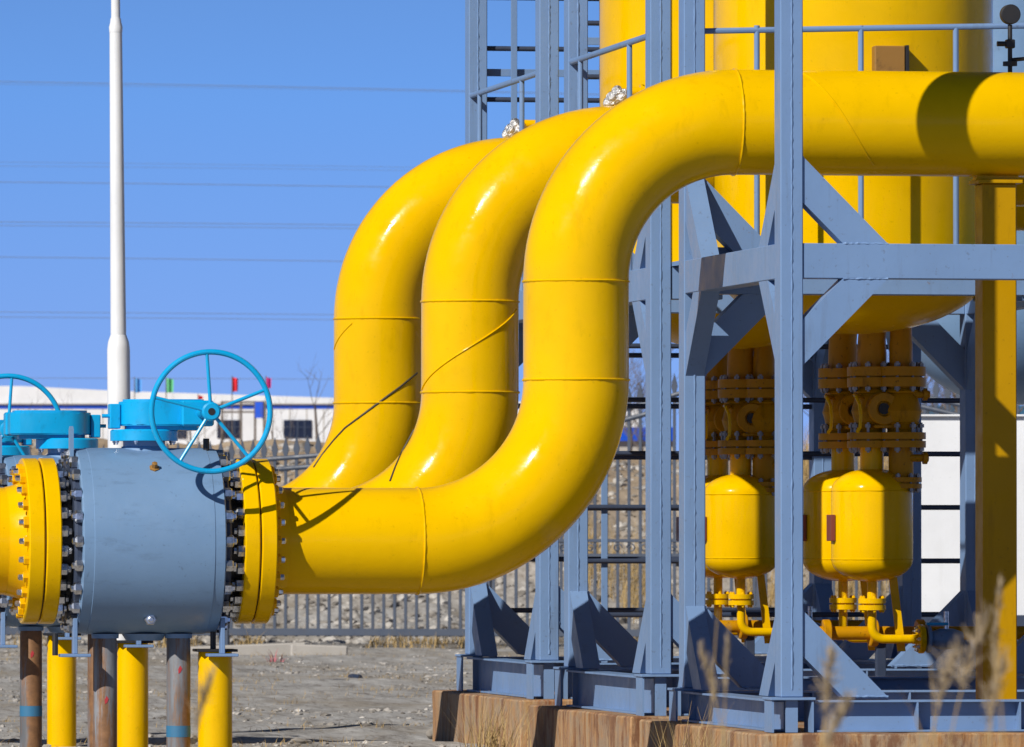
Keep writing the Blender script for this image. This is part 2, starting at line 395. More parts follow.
# ------------------------------------------------------------------ ball valves
def make_valve():
    t = thing('ball_valve', (0, 0, 0), 'x', 'valve', 'blue-grey valves on the yellow pipes')
    body = MB().lathe([(-.475, .42), (-.475, .595), (-.465, .612), (-.40, .614), (-.397, .618), (.397, .618), (.40, .614), (.465, .612), (.475, .595), (.475, .42)], (0, 0, ZL), 'x', 96).build('body', M['valve'], t)
    MB().lathe([(-.62, .43), (.62, .43)], (0, 0, ZL), 'x', 64).build('core', M['black'], t)
    for s in (-1, 1):
        cover = MB().lathe([(s * .46, .40), (s * .46, .545), (s * .505, .545), (s * .52, .53), (s * .52, .40)], (0, 0, ZL), 'x', 72).build('end_cover', M['steel_dk'], t)
        nut_ring(cover, nut_zinc, s * .475, .600 - .025, ZL, 22, s)
        f = MB().lathe(flange_prof(min(s * .606, s * .708), max(s * .606, s * .708), .55, .36), (0, 0, ZL), 'x', 72).build('flange', M['yellow'], t)
        nut_ring(f, nut_zinc, s * .606, .478, ZL, 24, -s, off=.5)
        MB().lathe([(s * .705, .52), (s * .721, .52)], (0, 0, ZL), 'x', 64).build('gasket', M['black'], t)
        # lifting lug and foot bracket
        lug = MB().prism([(-.16, ZL + .44), (-.06, ZL + .44), (-.07, ZL + .74), (-.12, ZL + .76), (-.16, ZL + .74)], 'x', s * .50 - .012, s * .50 + .012)
        if s < 0: lug.build('lifting_lug', M['valve'], t)
        else: lug.bm.free()
        fb = MB()
        fb.box(s * .49 - .014, s * .49 + .014, -.30, -.20, .855, 1.09, .003)
        fb.box(s * .49 - .10, s * .49 + .10, -.33, -.17, .835, .855, .003)
        fb.build('foot_bracket', M['steel'], t)
        if s < 0: MB().tube((s * .49 - .13, -.25, .845), (s * .49 - .13, -.25, .99), .02, 10).build('foot_stud', M['black'], t)
    neck = MB().lathe([(2.16, .17), (2.215, .155), (2.23, .14), (2.265, .14)], seg=40).build('neck', M['valve'], t)
    MB().tube((.40, -.12, 2.16), (.40, -.12, 2.28), .021, 12).build('vent_plug', M['black'], t)
    pl = MB().lathe([(0, .035), (.015, .035), (.02, .02), (.05, .02), (.055, .01)], (0.0, 0, 0), 'y', 6)
    pm = pl.mesh('drain_plug', M['plate'])
    a = R(51)
    put('drain_plug', pm, t, (.02, -math.cos(a) * .61, ZL + math.sin(a) * .61), (PI - a * 0 - a, 0, 0))
    a = R(-58)
    put('drain_plug', nut_zinc, t, (.0, -math.cos(a) * .61, ZL + math.sin(a) * .61), (0, 0, -PI / 2))
    MB().lathe([(.94, .12), (.985, .15)], seg=32).build('base_pad', M['valve'], t)
    g = MB()
    g.lathe([(2.265, .225), (2.33, .225), (2.34, .215)], seg=48)
    gear = g.build('gear_flange', M['cyan'], t)
    for q in range(8):
        an = 2 * PI * (q + .5) / 8
        put('bolt', nut_small, gear, (math.cos(an) * .205, math.sin(an) * .205, 2.267), (0, PI / 2, 0))
    # rounded quadrant housing
    pts = []
    for i in range(19):
        an = R(90 + 180 * i / 18); pts.append((.20 * math.cos(an) + .03, .20 * math.sin(an)))
    pts += [(.30, -.20), (.40, -.17), (.42, -.10), (.42, .08), (.36, .17), (.25, .20)]
    h = MB().prism(pts, 'z', 2.365, 2.525)
    es = [e for e in h.bm.edges if abs(e.verts[0].co.z - e.verts[1].co.z) < 1e-6]
    bmesh.ops.bevel(h.bm, geom=es, offset=.008, segments=2, affect='EDGES')
    h.prism([(x * .82 + .01, y * .82) for x, y in pts], 'z', 2.335, 2.366)
    h.prism([(x * .90 + .01, y * .90) for x, y in pts], 'z', 2.523, 2.54)
    hs = h.build('gear_housing', M['cyan'], t, ang=25)
    MB().box(-.235, -.165, -.07, .07, 2.345, 2.51, .006).build('stop_block', M['cyan'], hs)
    MB().tube((-.235, -.03, 2.43), (-.285, -.03, 2.43), .013, 8).build('stop_bolt', M['cyan'], hs)
    w = MB().box(  .215, .43, -.30, -.14, 2.36, 2.53, .012); w.build('worm_box', M['cyan'], hs)
    MB().tube((.345, -.28, 2.448), (.345, -.80, 2.448), .034, 18).build('worm_shaft', M['cyan'], hs)
    wc = (.345, -.775, 2.448)
    hw = MB().torus(wc, .392, .0185, 'y', 84, 12).build('handwheel', M['cyan'], t)
    MB().lathe([(-.815, .022), (-.815, .05), (-.805, .062), (-.745, .062), (-.74, .05)], (wc[0], 0, wc[2]), 'y', 28).build('hub', M['cyan'], hw)
    MB().lathe([(-.818, .024), (-.80, .022)], (wc[0], 0, wc[2]), 'y', 18).build('hub_bore', M['black'], hw)
    for q in range(5):
        an = R(94 + 72 * q)
        d = Vector((math.cos(an), 0, math.sin(an)))
        MB().tube(Vector(wc) + d * .055, Vector(wc) + d * .392, .0125, 10, .0115).build('spoke', M['cyan'], hw)
    return t, hs, hw, gear
v0, vhs, vhw, vgear = make_valve()
v0.location = (pipe_x[0][0], pipe_x[0][1], 0)
v0['label'] = 'blue-grey valve at the front with its whole cyan handwheel facing the viewer'
def turn_gear(root):
    for c in root.children:
        n = c.name.split('.')[0]
        if n in ('gear_housing', 'handwheel'): c.rotation_euler = (0, 0, PI)
        if n == 'handwheel': c.location.z = -.035
c = clone(v0, (pipe_x[1][0], pipe_x[1][1], 0), 'blue-grey valve in the middle row, half of its cyan handwheel cut by the left edge'); turn_gear(c)
c = clone(v0, (pipe_x[2][0], pipe_x[2][1], 0), 'farthest blue-grey valve, mostly hidden behind the other two at far left'); turn_gear(c)

# ------------------------------------------------------------------ posts under the valves
def make_post(x, y, r, top, m, nm, lab, cat, grp, cap):
    t = thing(nm, (x, y, 0), lab, cat, grp)
    MB().lathe([(0, r), (top - .02, r), (top, r - .004)], seg=32).build('shaft', m, t)
    if cap == 'plate':
        MB().box(-r - .02, r + .02, -r - .02, r + .02, top, top + .018, .003).build('cap_plate', M['black'], t)
        MB().tube((-.02, -.05, top + .018), (-.02, -.05, top + .22), .02, 10).build('jack_stud', M['black'], t)
    else:
        MB().lathe([(top, r + .01), (top + .03, r + .012)], seg=28).build('cap_ring', M['valve'], t)
        if nm == 'steel_post' and cap > .2: MB().lathe([(cap, r + .0015), (cap + .075, r + .0015)], seg=28).build('tape_band', M['tape'], t)
        mk = MB(); mk.prism([(-.01, cap + .42), (.004, cap + .43), (.014, cap + .455), (.001, cap + .475), (-.012, cap + .45)], 'y', -r - .002, -r + .02); mk.build('paint_mark', M['redmark'], t)
    return t
glab = ['right-hand rusty post under the front valve', 'left-hand grey steel post under the front valve',
        'right-hand rusty post under the middle valve', 'left-hand grey post under the middle valve, at the left edge',
        'right-hand rusty post under the farthest valve, mostly hidden']
i = 0
for k in range(3):
    xs, Y, xv = pipe_x[k]
    for dx in (.225, -.265):
        if k == 2 and dx < 0: continue
        make_post(xs + dx, Y - .05, .08, .955, M['rust'], 'steel_post', glab[i], 'post', 'rusting steel posts under the valves', (.30, .1, .12, .34, .15)[i]); i += 1
    make_post(xs + .47, Y - .05, .115, .865, M['yellow'], 'pipe_support',
              'round yellow support post below the right flange of the %s valve' % ('front' if k == 0 else ordn[k]), 'post', 'round yellow support posts', 'plate')

# ------------------------------------------------------------------ steel frames
ZB = 0.58            # base plate top
BZ0, BZ1 = 3.315, 3.545
CX0, CX1 = -.055, .095
KW, KL = .30, .57    # knee brace width along the member, leg length
def knee(pl, c, sgn, zc, zs, a0, a1):
    """45 degree brace: pl = plane axis, c = column face, zc = beam face"""
    pts = [(c + sgn * KL, zc), (c + sgn * (KL - KW), zc), (c, zc + zs * (KL - KW)), (c, zc + zs * KL)]
    b = MB()
    b.prism(pts, pl, a0, a1)
    n = 14
    return b
def ibeam(b, x0, x1, y0, y1, z0, z1, along):
    t = .014
    b.box(x0, x1, y0, y1, z1 - t, z1, .002); b.box(x0, x1, y0, y1, z0, z0 + t, .002)
    if along == 'x':
        m = (y0 + y1) / 2; b.box(x0, x1, m - .006, m + .006, z0 + t, z1 - t)
    else:
        m = (x0 + x1) / 2; b.box(m - .006, m + .006, y0, y1, z0 + t, z1 - t)
def make_frame(k, W, lab):
    ZB = (.58, .655, .685)[k]; ZP = (.352, .362, .392)[k]
    t = thing('steel_trestle', (0, ROW * k, 0), lab, 'frame', 'grey steel support trestles')
    S = M['steel']
    top = 6.7
    for ix, cx in enumerate((0, W)):
        for iy, cy in enumerate((0, DEP)):
            b = MB()
            b.box(cx + CX0, cx + CX1, cy, cy + .2, ZB + .001, top, .006)
            for yy in (cy, cy + .2):
                b.bead((cx + .02, yy, ZB + .05), (cx + .02, yy, top - .1), .0055, .022)
            b.build('column', S, t)
            MB().box(cx - .13, cx + .17, cy - .04, cy + .24, ZB - .018, ZB, .003).build('base_plate', S, t)
            # stub legs with stiffeners below the base plate
            st = MB()
            for xx in (cx - .12, cx + .145):
                st.box(xx, xx + .014, cy - .025, cy + .222, ZP, ZB - .019)
            st.box(cx - .02, cx + .06, cy + .012, cy + .03, ZP, ZB - .019)
            st.build('stiffener', S, t)
            sy = 1 if iy == 0 else -1
            sx = 1 if ix == 0 else -1
            fy = cy + (.2 if iy == 0 else 0)
            fx = cx + (CX1 if ix == 0 else CX0)
            # braces in depth
            d0, d1 = cx - .045, cx + .085
            knee('x', fy, sy, BZ1, 1, d0, d1).build('knee_brace', S, t, False)
            knee('x', fy, sy, BZ0, -1, d0, d1).build('knee_brace', S, t, False)
            knee('x', fy, sy, ZB, 1, d0, d1).build('knee_brace', S, t, False)
            # braces across
            e0, e1 = cy + .02, cy + .18
            split = (k > 0 and iy == 0)
            kn = knee('y', fx, sx, ZB, 1, e0, e1)
            kn.bead((fx + sx * (KL - KW), e0, ZB + .004), (fx + sx * KL, e0, ZB + .004), .007)
            kn.bead((fx, e0 - .002, ZB + KL - KW), (fx, e0 - .002, ZB + KL), .007)
            kn.build('knee_brace', S, t, False)
            if not split:
                kn = knee('y', fx, sx, BZ1, 1, e0, e1)
                kn.bead((fx + sx * (KL - KW), e0, BZ1), (fx + sx * KL, e0, BZ1), .007)
                kn.bead((fx, e0, BZ1 + KL - KW), (fx, e0, BZ1 + KL), .007)
                kn.build('knee_brace', S, t, False)
                kn = knee('y', fx, sx, BZ0, -1, e0, e1)
                kn.bead((fx + sx * (KL - KW), e0, BZ0), (fx + sx * KL, e0, BZ0), .007)
                kn.bead((fx, e0, BZ0 - KL + KW), (fx, e0, BZ0 - KL), .007)
                kn.build('knee_brace', S, t, False)
        MB().box(cx - .05, cx + .09, .2, DEP, BZ0, BZ1, .005).build('platform_beam', S, t)
        b = MB(); ibeam(b, cx - .08, cx + .12, .24, DEP - .04, ZP, ZB - .02, 'y'); b.build('base_beam', S, t, False)
    for iy, cy in enumerate((0, DEP)):
        b = MB()
        if k > 0 and iy == 0:
            b.box(CX1, .47, cy + .015, cy + .185, BZ0, BZ1, .005)
            b.box(2.33, W + CX0, cy + .015, cy + .185, BZ0, BZ1, .005)
        else:
            b.box(CX1, W + CX0, cy + .015, cy + .185, BZ0, BZ1, .005)
            for zz in (BZ0 + .115,):
                pass
        b.build('platform_beam', S, t)
        b = MB(); ibeam(b, .17, W - .13, cy - .0, cy + .2, ZP, ZB - .02, 'x')
        for q in range(1, 4):
            xx = .17 + (W - .3) * q / 4
            b.box(xx - .006, xx + .006, cy + .002, cy + .198, .366, ZB - .034)
        b.build('base_beam', S, t, False)
    if k == 2:
        for q in range(14):
            z = 1.04 + .413 * q
            if z > top - .2: break
            MB().tube((CX1, DEP + .1, z), (W + CX0, DEP + .1, z), .021, 12).build('rung', M['steel_dk'], t)  # blue grey steel coloured dark to imitate shade
        MB().box(.30, .35, DEP + .06, DEP + .075, 4.2, top, .002).build('stringer', S, t)
        MB().box(CX1, W + CX0, DEP + .13, DEP + .145, 5.36, 5.42, .002).build('tie_bar', S, t)
    return t
make_frame(0, 3.05, 'front steel trestle with the tallest looking grey column and a long level beam')
make_frame(1, 3.05, 'middle steel trestle behind the front pipe bend, under the middle pipe')
make_frame(2, 2.84, 'rear steel trestle at the left of the structure, against open sky, with rungs')

# bar screen behind the second vessel
t = thing('bar_screen', (.59, 11.30, 0), 'dark horizontal bars on thin posts seen between the columns, behind the pots', 'railing')
for q in range(13):
    MB().tube((0, 0, 1.014 + .427 * q), (3.28, 0, 1.014 + .427 * q), .021, 12).build('bar', M['steel_dk'], t)  # shade painted in by colour, the steel itself is lighter
for xx in (.25, 3.20): MB().box(xx - .025, xx + .025, .022, .037, 0, 6.5, .002).build('stringer', M['steel'], t)
MB().box(0, 3.28, .038, .05, 5.54, 5.60, .002).build('tie_bar', M['steel'], t)

# walkway decks round the vessels
def deck(k):
    t = thing('walkway_deck', (0, ROW * k, BZ1), 'x', 'walkway', 'walkway decks round the vessels')
    cx, cy, r = 1.475, 4.87, 1.07
    b = MB()
    x0, x1, y0, y1 = .10, 2.95, 3.50, 5.86
    n = 48
    def edge(a):
        c, q = math.cos(a), math.sin(a)
        tt = min((x1 - cx) / c if c > 1e-9 else 9e9, (x0 - cx) / c if c < -1e-9 else 9e9, (y1 - cy) / q if q > 1e-9 else 9e9, (y0 - cy) / q if q < -1e-9 else 9e9)
        return cx + c * tt, cy + q * tt
    an = sorted([2 * PI * i / n for i in range(n)] + [math.atan2(y - cy, x - cx) % (2 * PI) for x in (x0, x1) for y in (y0, y1)])
    rings = []
    for a in an:
        ex, ey = edge(a)
        rings.append([b.bm.verts.new(p) for p in ((cx + r * math.cos(a), cy + r * math.sin(a), .004), (ex, ey, .004), (ex, ey, .034), (cx + r * math.cos(a), cy + r * math.sin(a), .034))])
    for A, B in zip(rings, rings[1:] + rings[:1]):
        for j in range(4): b.bm.faces.new((A[j], B[j], B[(j + 1) % 4], A[(j + 1) % 4]))
    b.build('deck_plate', M['steel'], t, False)
    MB().box(x0, x1, y0 - .012, y0 - .002, .0, .10, .002).build('toe_board', M['steel'], t)
    return t
deck(0)['label'] = 'thin steel deck round the front vessel, level with the long beam'
deck(1)['label'] = 'thin steel deck round the rear vessel behind the column pairs'

plab = ['front rust streaked concrete plinth under the nearest frame', 'middle rust streaked plinth below the second frame', 'rear rust streaked plinth, leftmost of the three, beside bare ground']
for k in range(3):
    W = 3.05 if k < 2 else 2.84
    b = MB(); b.box(-.26, W + .25, -.30, DEP + .60, -.2, (.35, .36, .39)[k], .012)
    bmesh.ops.subdivide_edges(b.bm, edges=b.bm.edges, cuts=8, use_grid_fill=True)
    for v in b.bm.verts:
        v.co += Vector([noise.noise(v.co * 3 + Vector((k * 5 + j, 0, 0))) * .011 for j in range(3)])
    o = b.build('concrete_plinth', M['plinth'], None)
    o.location = (0, ROW * k, 0)
    tag(o, plab[k], 'plinth', 'rust streaked concrete plinths')

# ------------------------------------------------------------------ vessels
VX, VY, VR = 1.475, 4.87, 1.0
def make_vessel():
    t = thing('pressure_vessel', (VX, VY, 0), 'x', 'vessel', 'large yellow pressure vessels')
    prof = []
    for i in range(15):
        a = PI / 2 * i / 14
        prof.append((3.60 - .52 * math.cos(a), VR * math.sin(a)))
    prof += [(5.0, VR), (8.6, VR)]
    for i in range(1, 9):
        a = PI / 2 * i / 8
        prof.append((8.6 + .5 * math.sin(a), VR * math.cos(a)))
    MB().lathe(prof, seg=96).build('shell', M['yellow'], t)
    for z in (3.63, 5.95):
        MB().torus((0, 0, z), VR, .006, 'z', 120, 6, .3).build('weld_seam', M['yellow'], t)
    pb = MB(); pb.box(-.08, .14, -1.10, -.90, 4.74, 5.08, .008)
    nb = pb.build('name_plate', M['plate'], t)
    MB().box(.142, .165, -1.105, -.9, 4.73, 5.085, .002).build('plate_edge', M['black'], nb)
    for an in (60, 120):
        a = R(an)
        c0 = Vector((math.cos(a) * (VR + .11), math.sin(a) * (VR + .11), 3.545))
        MB().box(c0.x - .09, c0.x + .09, c0.y - .09, c0.y + .09, 3.35, 3.90, .004).build('support_lug', M['steel'], t)
    return t
vs = make_vessel(); vs['label'] = 'front yellow pressure vessel with a rusty name plate, behind the long pipe run'
clone(vs, (VX, VY + ROW, 0), 'rear yellow pressure vessel seen between the two left column pairs')

def flange_pair(parent, z0, z1, r, m, n=8, mm=None):
    mid = (z0 + z1) / 2; g = .006
    f = MB()
    f.lathe([(z0, .02), (z0, r), (mid - g, r), (mid - g, r * .8), (mid + g, r * .8), (mid + g, r), (z1, r), (z1, .02)], seg=32)
    o = f.build('flange', m, parent)
    me = bpy.data.meshes.get('stud_s%d' % int(r * 1000))
    if me is None:
        L = z1 - z0
        b = MB(); rr = max(.010, r * .105)
        b.lathe([(-rr * 1.9, rr * .6), (-rr * 1.3, rr * .6), (-rr * 1.3, rr * 1.2), (0, rr * 1.2), (0, rr * .6), (L, rr * .6), (L, rr * 1.2), (L + rr * 1.3, rr * 1.2), (L + rr * 1.3, rr * .6), (L + rr * 1.9, rr * .6)], seg=6)
        me = b.mesh('stud_s%d' % int(r * 1000), mm or M['bolt'])
    for q in range(n):
        a = 2 * PI * (q + .5) / n
        put('stud', me, o, (math.cos(a) * r * .82, math.sin(a) * r * .82, z0))
    return o
def make_string(pot=True):
    """nozzle, isolating valve and condensate pot hanging under a vessel"""
    t = thing('condensate_pot' if pot else 'drain_line', (0, 0, 0), 'x', 'pot' if pot else 'pipe')
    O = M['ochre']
    if pot: MB().sweep([(0, 0, 2.86), (0, 0, 2.95), (0, 0, 3.06), (0, -.05, 3.18), (0, -.16, 3.30), (0, -.34, 3.46)], [.108, .108, .102, .10, .10, .10], 28).build('nozzle', O, t)
    else: MB().lathe([(2.86, .085), (3.02, .085), (3.06, .08), (3.30, .08)], seg=28).build('nozzle', O, t)
    flange_pair(t, 2.715, 2.86, .18, O)
    b = MB()
    b.lathe([(2.37, .11), (2.40, .095), (2.45, .125), (2.54, .15), (2.63, .125), (2.68, .095), (2.72, .11)], seg=32)
    vb = b.build('valve_body', O, t)
    if pot:
        MB().lathe([(-.17, .03), (-.17, .05), (-.195, .055), (-.20, .06), (-.20, .112), (-.19, .118), (-.165, .118), (-.16, .10), (-.13, .10), (-.125, .125), (-.10, .125), (-.09, .10), (0, .10)], (.05, 0, 2.555), 'y', 36).build('side_boss', O, vb)
        bh = MB()
        bh.lathe([(-.192, .0), (-.192, .04), (-.15, .04)], (.05, 0, 2.555), 'y', 16); bh.build('boss_bolt', M['black'], vb)
        MB().box(-.115, .02, -.10, .10, 2.46, 2.65, .02).build('gear_box', O, vb)
        MB().box(-.02, .16, -.19, -.02, 2.415, 2.44, .006).build('bracket', O, vb)
    for zz in (2.44, 2.67):
        MB().lathe([(zz, .125), (zz + .012, .135), (zz + .026, .125)], seg=28).build('bonnet_ring', O, vb)
    if pot:
        pts = [(-.15 , -.10, 2.655), (-.16, -.20, 2.64), (-.145, -.255, 2.58), (-.14, -.265, 2.50), (-.145, -.265, 2.42), (-.165, -.25, 2.385)]
        MB().sweep(pts, .013, 10).build('lever', M['yellow'], vb)
        MB().tube((-.09, -.06, 2.64), (-.15, -.10, 2.655), .018, 8).build('lever_pivot', O, vb)
    flange_pair(t, 2.275, 2.385, .18, O)
    if pot:
        MB().lathe([(2.08, .085), (2.28, .085)], seg=28).build('neck', M['yellow'], t)
        prof = [(1.305, .0)]
        for i in range(1, 10):
            a = PI / 2 * i / 9; prof.append((1.305 + .16 * (1 - math.cos(a)), .297 * math.sin(a)))
        for i in range(0, 9):
            a = PI / 2 * i / 9; prof.append((1.965 + .16 * math.sin(a), .297 * math.cos(a)))
        prof.append((2.125, .0))
        MB().lathe(prof, seg=64).build('pot', M['yellow'], t)
        for z in (1.467, 1.963):
            MB().torus((0, 0, z), .297, .0045, 'z', 64, 5, .3).build('weld_seam', M['yellow'], t)
        MB().box(-.322, -.290, -.09, .07, 1.60, 1.79, .003).build('name_plate', M['redplate'], t)
        MB().tube((0, 0, 1.16), (0, 0, 1.34), .036, 16).build('drain_neck', M['yellow'], t)
        flange_pair(t, 1.10, 1.185, .10, M['yellow'], 6, M['yellow'])
        pts = [(0, 0, 1.11), (0, 0, .98)]
        for i in range(1, 9):
            a = PI / 2 * i / 8; pts.append((.09 - .09 * math.cos(a), 0, .98 - .09 * math.sin(a)))
        pts.append((.32, 0, .89))
        MB().sweep(pts, .033, 16).build('drain_pipe', M['yellow'], t)
        s = MB().prism([(.13, 1.40), (.19, 1.40), (.26, .80), (.20, .80)], 'y', .05, .062)
        s.build('strut', M['yellow'], t, False)
    else:
        MB().lathe([(1.98, .075), (2.02, .09), (2.28, .09)], seg=24).build('neck', O, t)
        flange_pair(t, 1.98, 2.06, .15, O)
        MB().tube((0, -.05, 2.66), (.20, -.05, 2.66), .028, 10).build('bleed_stub', O, t)
        MB().tube((0, -.05, 2.20), (.19, -.05, 2.20), .028, 10).build('bleed_stub', O, t)
        for z in (2.66, 2.20):
            MB().lathe([(.15, .045), (.18, .045)], (0, -.05, z), 'x', 12).build('bleed_cap', O, t)
    return t
PF, PB = 5.52, 6.08         # front and rear pot
p0 = make_string(True); p0.location = (at(872, 530, PF).x, PF, 0)
p0['label'] = 'front right yellow condensate pot with a rusty plate on its left side'; p0['group'] = 'yellow condensate pots under the vessels'
PX = p0.location.x
clone(p0, (at(843, 530, PB).x, PB, 0), 'right yellow condensate pot half hidden behind the front right pot')
clone(p0, (at(741, 530, PF + ROW).x, PF + ROW, 0), 'yellow condensate pot left of the tallest column, in front of its twin')
clone(p0, (at(718, 530, PB + ROW).x, PB + ROW, 0), 'left condensate pot mostly hidden behind the other left pot')
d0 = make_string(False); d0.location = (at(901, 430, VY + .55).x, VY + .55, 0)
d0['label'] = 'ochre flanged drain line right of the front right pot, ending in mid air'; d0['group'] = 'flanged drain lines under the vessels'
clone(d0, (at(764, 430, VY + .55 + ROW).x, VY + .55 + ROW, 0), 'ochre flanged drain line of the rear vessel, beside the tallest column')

# drain headers with end flange and small valve
def make_header():
    t = thing('drain_header', (PX, PF, 0), 'yellow drain header below the front right pots with a flange and blue hand valve', 'pipe')
    MB().tube((.30, 0, .89), (.34, 0, .89), .036, 16).build('end_pipe', M['yellow'], t)
    f = MB().lathe(flange_prof(.34, .385, .105, .02), (0, 0, .89), 'x', 32).build('flange', M['yellow'], t)
    nut_ring(f, nut_small, .34, .08, .89, 8, -1, 'stud')
    f2 = MB().lathe(flange_prof(.40, .43, .10, .02), (0, 0, .89), 'x', 32).build('counter_flange', M['valve'], t)
    MB().lathe([(.43, .05), (.50, .075), (.60, .075), (.67, .05)], (0, 0, .89), 'x', 24).build('valve_body', M['valve'], t)
    MB().box(.40, .56, -.03, .03, .99, 1.01, .004).build('lever', M['cyan'], t)
    MB().tube((.55, 0, .95), (.55, 0, 1.09), .018, 10).build('spindle', M['zinc'], t)
    for xx in (-.55, .1):
        MB().box(xx, xx + .07, .3, .37, .35, .9, .004).build('stand', M['steel_dk'], t)
    MB().tube((-.6, .33, .93), (1.4, .33, .93), .05, 16).build('manifold', M['ochre'], t)
    for xx in (-.3, .05, .4):
        MB().lathe(flange_prof(xx, xx + .06, .10, .02), (0, .33, .93), 'x', 24).build('manifold_flange', M['ochre'], t)
    return t
h0 = make_header()
clone(h0, (at(741, 530, PF + ROW).x, PF + ROW, 0), 'yellow drain header below the left pots behind the tallest column')

# square yellow post carrying the front pipe
sx = at(996, 450, YP).x
t = thing('square_support', (sx, YP, .35), 'tall square yellow post carrying the front pipe at the right edge', 'post')
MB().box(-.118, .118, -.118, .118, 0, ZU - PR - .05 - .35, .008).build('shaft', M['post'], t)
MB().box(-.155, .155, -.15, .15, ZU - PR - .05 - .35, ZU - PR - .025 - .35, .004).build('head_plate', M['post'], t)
sd = MB(); sd.prism([(-.15, ZU - PR - .024 - .35), (.15, ZU - PR - .024 - .35), (.14, ZU - PR - .35 + .02), (-.14, ZU - PR - .35 + .02)], 'y', -.06, .06)
sd.build('saddle', M['yellow_dull'], t, False)

# ------------------------------------------------------------------ guard rails
t = thing('guard_rail', (0, 3.6, BZ1), 'blue-grey guard rail in front of the yellow vessel, above the long pipe', 'railing', 'grey pipe guard rails')
t.location = (0, 3.44, BZ1)
MB().sweep([(.05, 0, 1.60), (1.5, 0, 1.64), (3.0, 0, 1.68)], .021, 12).build('top_rail', M['steel'], t)
for px in (757, 861, 956):
    x = at(px, 200, 3.44).x
    MB().tube((x, 0, 0), (x, 0, 1.64 + .01 * x), .02, 12).build('post', M['steel'], t)
def side_rail(k, lab):
    t = thing('guard_rail', (-.03, ROW * k, BZ1), lab, 'railing', 'grey pipe guard rails')
    y0, y1 = .2, DEP
    MB().sweep([(0, y0, 1.65), (0, y1, 1.65)], .023, 12).build('top_rail', M['steel'], t)
    MB().sweep([(0, y0, .84), (0, y1, .84)], .017, 12).build('middle_rail', M['steel'], t)
    for y in ((.95, 2.95) if k == 1 else (.95, 2.95)):
        MB().tube((0, y, 0), (0, y, 1.64), .02, 12).build('post', M['steel'], t)
    return t
side_rail(1, 'sloping looking guard rail left of the middle frame, above the middle pipe')
side_rail(2, 'leftmost guard rail on the rear frame, against the sky above the farthest pipe')

# ------------------------------------------------------------------ instruments on the pipes
def foil_tap(k, px, lab):
    xs, Y, xv = pipe_x[k]
    x = at(px, 100, Y + .1).x
    t = thing('wrapped_tap', (x, Y + .1, ZU + PR - .02), lab, 'pipe fitting', 'foil wrapped taps on the pipe tops')
    MB().tube((0, 0, 0), (0, 0, .12), .03, 14).build('nipple', M['yellow'], t)
    b = MB()
    for (dx, dz, r) in ((-.03, .07, .055), (.03, .10, .055), (.0, .13, .04), (-.07, .05, .04), (.06, .07, .04)):
        g = bmesh.ops.create_icosphere(b.bm, subdivisions=3, radius=r)
        for v in g['verts']:
            q = v.co * 28 + Vector((dx * 90, dz * 50, 0))
            v.co *= 1 + .35 * noise.noise(q)
            v.co += Vector((dx, -.02, dz))
    b.build('foil_wrap', M['foil'], t, True, 12)
    MB().tube((.07, 0, .13), (.20, 0, .13), .035, 14).build('side_pipe', M['yellow'], t)
    MB().lathe([(.17, .055), (.20, .055)], (0, 0, .13), 'x', 16).build('cap', M['yellow'], t)
foil_tap(1, 617, 'silver foil wrapped tap on top of the middle pipe')
foil_tap(2, 515, 'silver foil wrapped tap on the farthest pipe, between two grey columns')

xs, Y, xv = pipe_x[0]
gx = at(1010, 40, YP + .12).x
t = thing('pressure_gauge', (gx, YP + .12, ZU + PR - .03), 'black pressure gauge on a stem at the upper right corner', 'gauge')
MB().tube((0, 0, 0), (0, 0, .36), .016, 10).build('stem', M['black'], t)
MB().lathe([(-.035, .03), (-.035, .062), (-.028, .068), (.02, .068), (.025, .05)], (.0, 0, .43), 'y', 32).build('dial_case', M['black'], t)
MB().box(-.03, .03, -.03, .03, .20, .26, .006).build('gauge_cock', M['black'], t)
MB().tube((-.09, 0, .23), (.0, 0, .23), .018, 10).build('cock_handle', M['black'], t)
MB().sweep([(0, 0, .12), (.10, 0, .13), (.15, 0, .10)], .014, 8).build('side_branch', M['black'], t)
MB().lathe([(.0, .05), (.03, .05)], (0, 0, .08), 'z', 12).build('union_nut', M['black'], t)

# slack dark cable across the farthest bend
def on_pipe(k, px, py, lift):
    """point on the skin of pipe k"""
    tr, o = pipe_bvh[k]; d = ray(px, py).normalized()
    h = tr.ray_cast(CAM - o, d)
    return h[0] + o + h[1] * lift if h[0] else None
def draped(k, pl, r, lab):
    pts = []
    for (x0, y0), (x1, y1) in zip(pl, pl[1:]):
        for i in range(6):
            p = on_pipe(k, x0 + (x1 - x0) * i / 6, y0 + (y1 - y0) * i / 6, r)
            if p: pts.append(p)
    tag(MB().sweep(pts, r, 8).build('slack_cable', M['cable']), lab, 'cable')
draped(2, [(417, 373), (400, 387), (385, 398), (345, 428), (334, 440), (322, 455), (312, 470)], .0085, 'thin dark cable lying slantwise on the farthest yellow bend')
draped(1, [(414, 430), (408, 440), (402, 452), (395, 468), (389, 484)], .008, 'short dark cable on the left edge of the middle bend')

